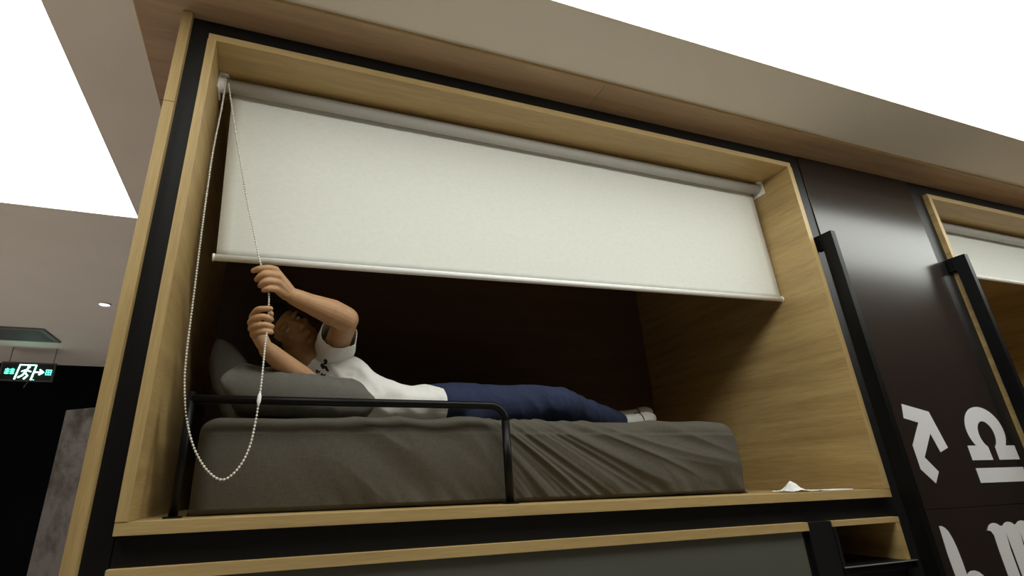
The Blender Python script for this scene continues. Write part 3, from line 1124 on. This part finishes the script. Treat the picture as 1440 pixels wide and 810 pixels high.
# ---- socks: heel to toes, tips turned up, dark stripe
for (a_, toe, up) in ((an1, at(915, 588, 0.72), 0.0), (an2, at(911, 580, 0.86), 0.0)):
    bm = bmesh.new()
    d = (toe - a_)
    mid = a_.lerp(toe, .5) + V((0, 0, -0.004))
    tube(bm, [a_ - d * .35, a_, mid, toe - d * .12, toe], [0.040, 0.040, 0.036, 0.034, 0.026], seg=20)
    sk = fused('sock', bm, 'sock', 0.004, person, 3)
    bm = bmesh.new()
    c0 = a_.lerp(toe, .60)
    dn = d.normalized()
    u = dn.orthogonal().normalized()
    w = dn.cross(u)
    pts = [c0 + (u * math.cos(2 * math.pi * i / 32) + w * math.sin(2 * math.pi * i / 32)) * 0.0355 for i in range(33)]
    tube(bm, pts, 0.0022, seg=6, k=1, smooth=False, round_ends=False)
    s_ = obj('sock_stripe', bm, 'print', sk, smooth=True)
    s_['label'] = 'dark stripe on the sock'

# ------------------------------------------------------------------ passage at left: slab, sign, grille, downlight
t0, t1 = V((-1.09, 2.20, 0)), V((-0.52, 1.74, 0))
d = (t1 - t0).normalized()
nrm = V((-d.y, d.x, 0))
bm = bmesh.new()
q = [t0, t1, t1 + nrm * 0.05, t0 + nrm * 0.05]
lo = [bm.verts.new(p) for p in q]
hi = [bm.verts.new(p + V((0, 0, 2.15))) for p in q]
bm.faces.new(lo); bm.faces.new(hi)
for i in range(4):
    bm.faces.new((lo[i], lo[(i + 1) % 4], hi[(i + 1) % 4], hi[i]))
bmesh.ops.bevel(bm, geom=list(bm.edges), offset=0.002, segments=1, affect='EDGES')
tag(obj('partition_panel', bm, 'plaster'), 'stained grey-brown partition panel standing in the dark passage at left', 'partition')

# exit sign hanging from two rods
SY = 4.76
sx0, sx1, sz0, sz1 = -2.479, -2.038, 2.752, 2.936
sg = thing('exit_sign', 'glowing green running-man exit sign hanging from the passage ceiling', 'exit sign', ((sx0 + sx1) / 2, SY, sz1))
boxo('sign_case', (sx0, sx1, SY, SY + 0.03, sz0, sz1), 'signcase', sg, bev=0.003)
bm = bmesh.new()
w = 0.012
for d_ in ((sx0, sx1, sz1 - w, sz1), (sx0, sx1, sz0, sz0 + w), (sx0, sx0 + w, sz0 + w, sz1 - w), (sx1 - w, sx1, sz0 + w, sz1 - w)):
    box(bm, d_[0], d_[1], SY - 0.006, SY - 0.0003, d_[2], d_[3])
obj('sign_rim', bm, 'signrim', sg)
for x in (sx0 + 0.05, sx1 - 0.03):
    bm = bmesh.new()
    tube(bm, [V((x, SY + .015, sz1)), V((x, SY + .015, ZC))], 0.004, seg=8, smooth=False, round_ends=False)
    obj('hanging_rod', bm, 'signrim', sg)
bm = bmesh.new()
tube(bm, [V(((sx0 + sx1) / 2 + .02, SY + .01, sz0)), V(((sx0 + sx1) / 2 + .0, SY + .01, sz0 - .06))], 0.005, seg=8, smooth=False, round_ends=False)
obj('test_cord', bm, 'signrim', sg)


def SQ(bm_, x0, x1, z0, z1):
    W_, H_ = sx1 - sx0, sz1 - sz0
    box(bm_, sx0 + W_ * x0, sx0 + W_ * x1, SY - 0.004, SY - 0.0004, sz0 + H_ * z0, sz0 + H_ * z1)


def SL(bm_, pts, r):
    W_, H_ = sx1 - sx0, sz1 - sz0
    P_ = [V((sx0 + W_ * a, SY - 0.003, sz0 + H_ * b_)) for a, b_ in pts]
    tube(bm_, P_, r * .8, seg=6, smooth=False, round_ends=True)


# pictogram: door frame, runner, arrow
bm = bmesh.new()
SL(bm, [(.30, .12), (.34, .86), (.64, .86), (.60, .10)], 0.009)
SL(bm, [(.50, .70), (.46, .46), (.52, .30), (.47, .14)], 0.010)
SL(bm, [(.46, .46), (.42, .30), (.36, .20)], 0.009)
SL(bm, [(.40, .52), (.46, .60), (.56, .52)], 0.007)
ellipsoid(bm, (sx0 + (sx1 - sx0) * .51, SY - .003, sz0 + (sz1 - sz0) * .76), (.012, 0, 0), (0, .003, 0), (0, 0, .013), seg=12)
obj('running_man', bm, 'palegreen', sg)
bm = bmesh.new()
SL(bm, [(.62, .50), (.78, .50)], 0.008)
SL(bm, [(.73, .62), (.80, .50), (.73, .38)], 0.009)
obj('arrow', bm, 'palegreen', sg)
bm = bmesh.new()
for x in (.09, .185):
    for z in (.40, .50, .60):
        SQ(bm, x, x + .075, z - .03, z + .025)
    SQ(bm, x + .030, x + .047, .36, .66)
obj('lettering', bm, 'green', sg)
bm = bmesh.new()
for x in (.84, .885, .93):
    SQ(bm, x, x + .012, .36, .64)
for z in (.36, .49, .61):
    SQ(bm, .84, .95, z, z + .035)
obj('lettering', bm, 'green', sg)
bm = bmesh.new()
SQ(bm, .60, .66, .06, .10)
obj('indicator_lamp', bm, 'green', sg)

# ceiling grille
gr = thing('air_grille', 'square grey air grille in the passage ceiling above the exit sign', 'vent', (-2.2, 4.2, ZC))
gx0, gx1, gy0, gy1 = -2.50, -1.945, 4.00, 4.455
bm = bmesh.new()
for d_ in ((gx0, gx1, gy0, gy0 + .04), (gx0, gx1, gy1 - .04, gy1), (gx0, gx0 + .04, gy0 + .04, gy1 - .04), (gx1 - .04, gx1, gy0 + .04, gy1 - .04)):
    box(bm, d_[0], d_[1], d_[2], d_[3], ZC - 0.016, ZC - 0.0005)
obj('frame', bm, 'grille', gr)
boxo('backing', (gx0 + .04, gx1 - .04, gy0 + .04, gy1 - .04, ZC - 0.003, ZC - 0.0008), 'signcase', gr)
bm = bmesh.new()
for i in range(16):
    y = gy0 + .05 + i * (gy1 - gy0 - .10) / 15
    box(bm, gx0 + .041, gx1 - .041, y - .006, y + .006, ZC - 0.013, ZC - 0.004)
obj('louvres', bm, 'grille', gr)

dl = thing('downlight', 'small round recessed downlight in the passage ceiling beside the oak strip', 'ceiling light', (-1.292, 3.152, ZC))
bm = bmesh.new()
bmesh.ops.create_cone(bm, cap_ends=True, segments=32, radius1=0.036, radius2=0.036, depth=0.004, matrix=Matrix.Translation((-1.292, 3.152, ZC - 0.004)))
obj('lamp_disc', bm, 'lamp', dl)
bm = bmesh.new()
tube(bm, [V((-1.292 + 0.042 * math.cos(a * math.pi / 16), 3.152 + 0.042 * math.sin(a * math.pi / 16), ZC - .004)) for a in range(33)], 0.006, seg=8, k=1, smooth=False, round_ends=False)
obj('rim', bm, 'barwhite', dl, smooth=True)

# added fill spots, out of view; their floor bounce brightens the ceilings
for i, (x, y) in enumerate(((-2.6, 0.4), (-2.6, 2.4), (-2.4, 3.9), (1.0, -3.4), (3.5, -3.4))):
    ld = bpy.data.lights.new('fill_spot', 'SPOT')
    ld.energy = 440 if y > 0 else 300
    ld.color = (0.90, 0.90, 1.0) if y > 0 else (1, 0.97, 0.88)
    ld.spot_size = math.radians(75)
    ld.spot_blend = 0.6
    ld.shadow_soft_size = 0.05
    lo_ = bpy.data.objects.new('fill_spot', ld)
    lo_.location = (x, y, ZC - 0.02)
    COL.objects.link(lo_)
# ------------------------------------------------------------------ light of the place
w = bpy.data.worlds.new('world')
bpy.context.scene.world = w
w.use_nodes = True
w.node_tree.nodes['Background'].inputs[0].default_value = (0.6, 0.55, 0.7, 1)
w.node_tree.nodes['Background'].inputs[1].default_value = 0.004

sc = bpy.context.scene
sc.view_settings.view_transform = 'Standard'
sc.view_settings.look = 'None'
sc.view_settings.gamma = 1
sc.view_settings.use_curve_mapping = False
sc.view_settings.exposure = 0.0
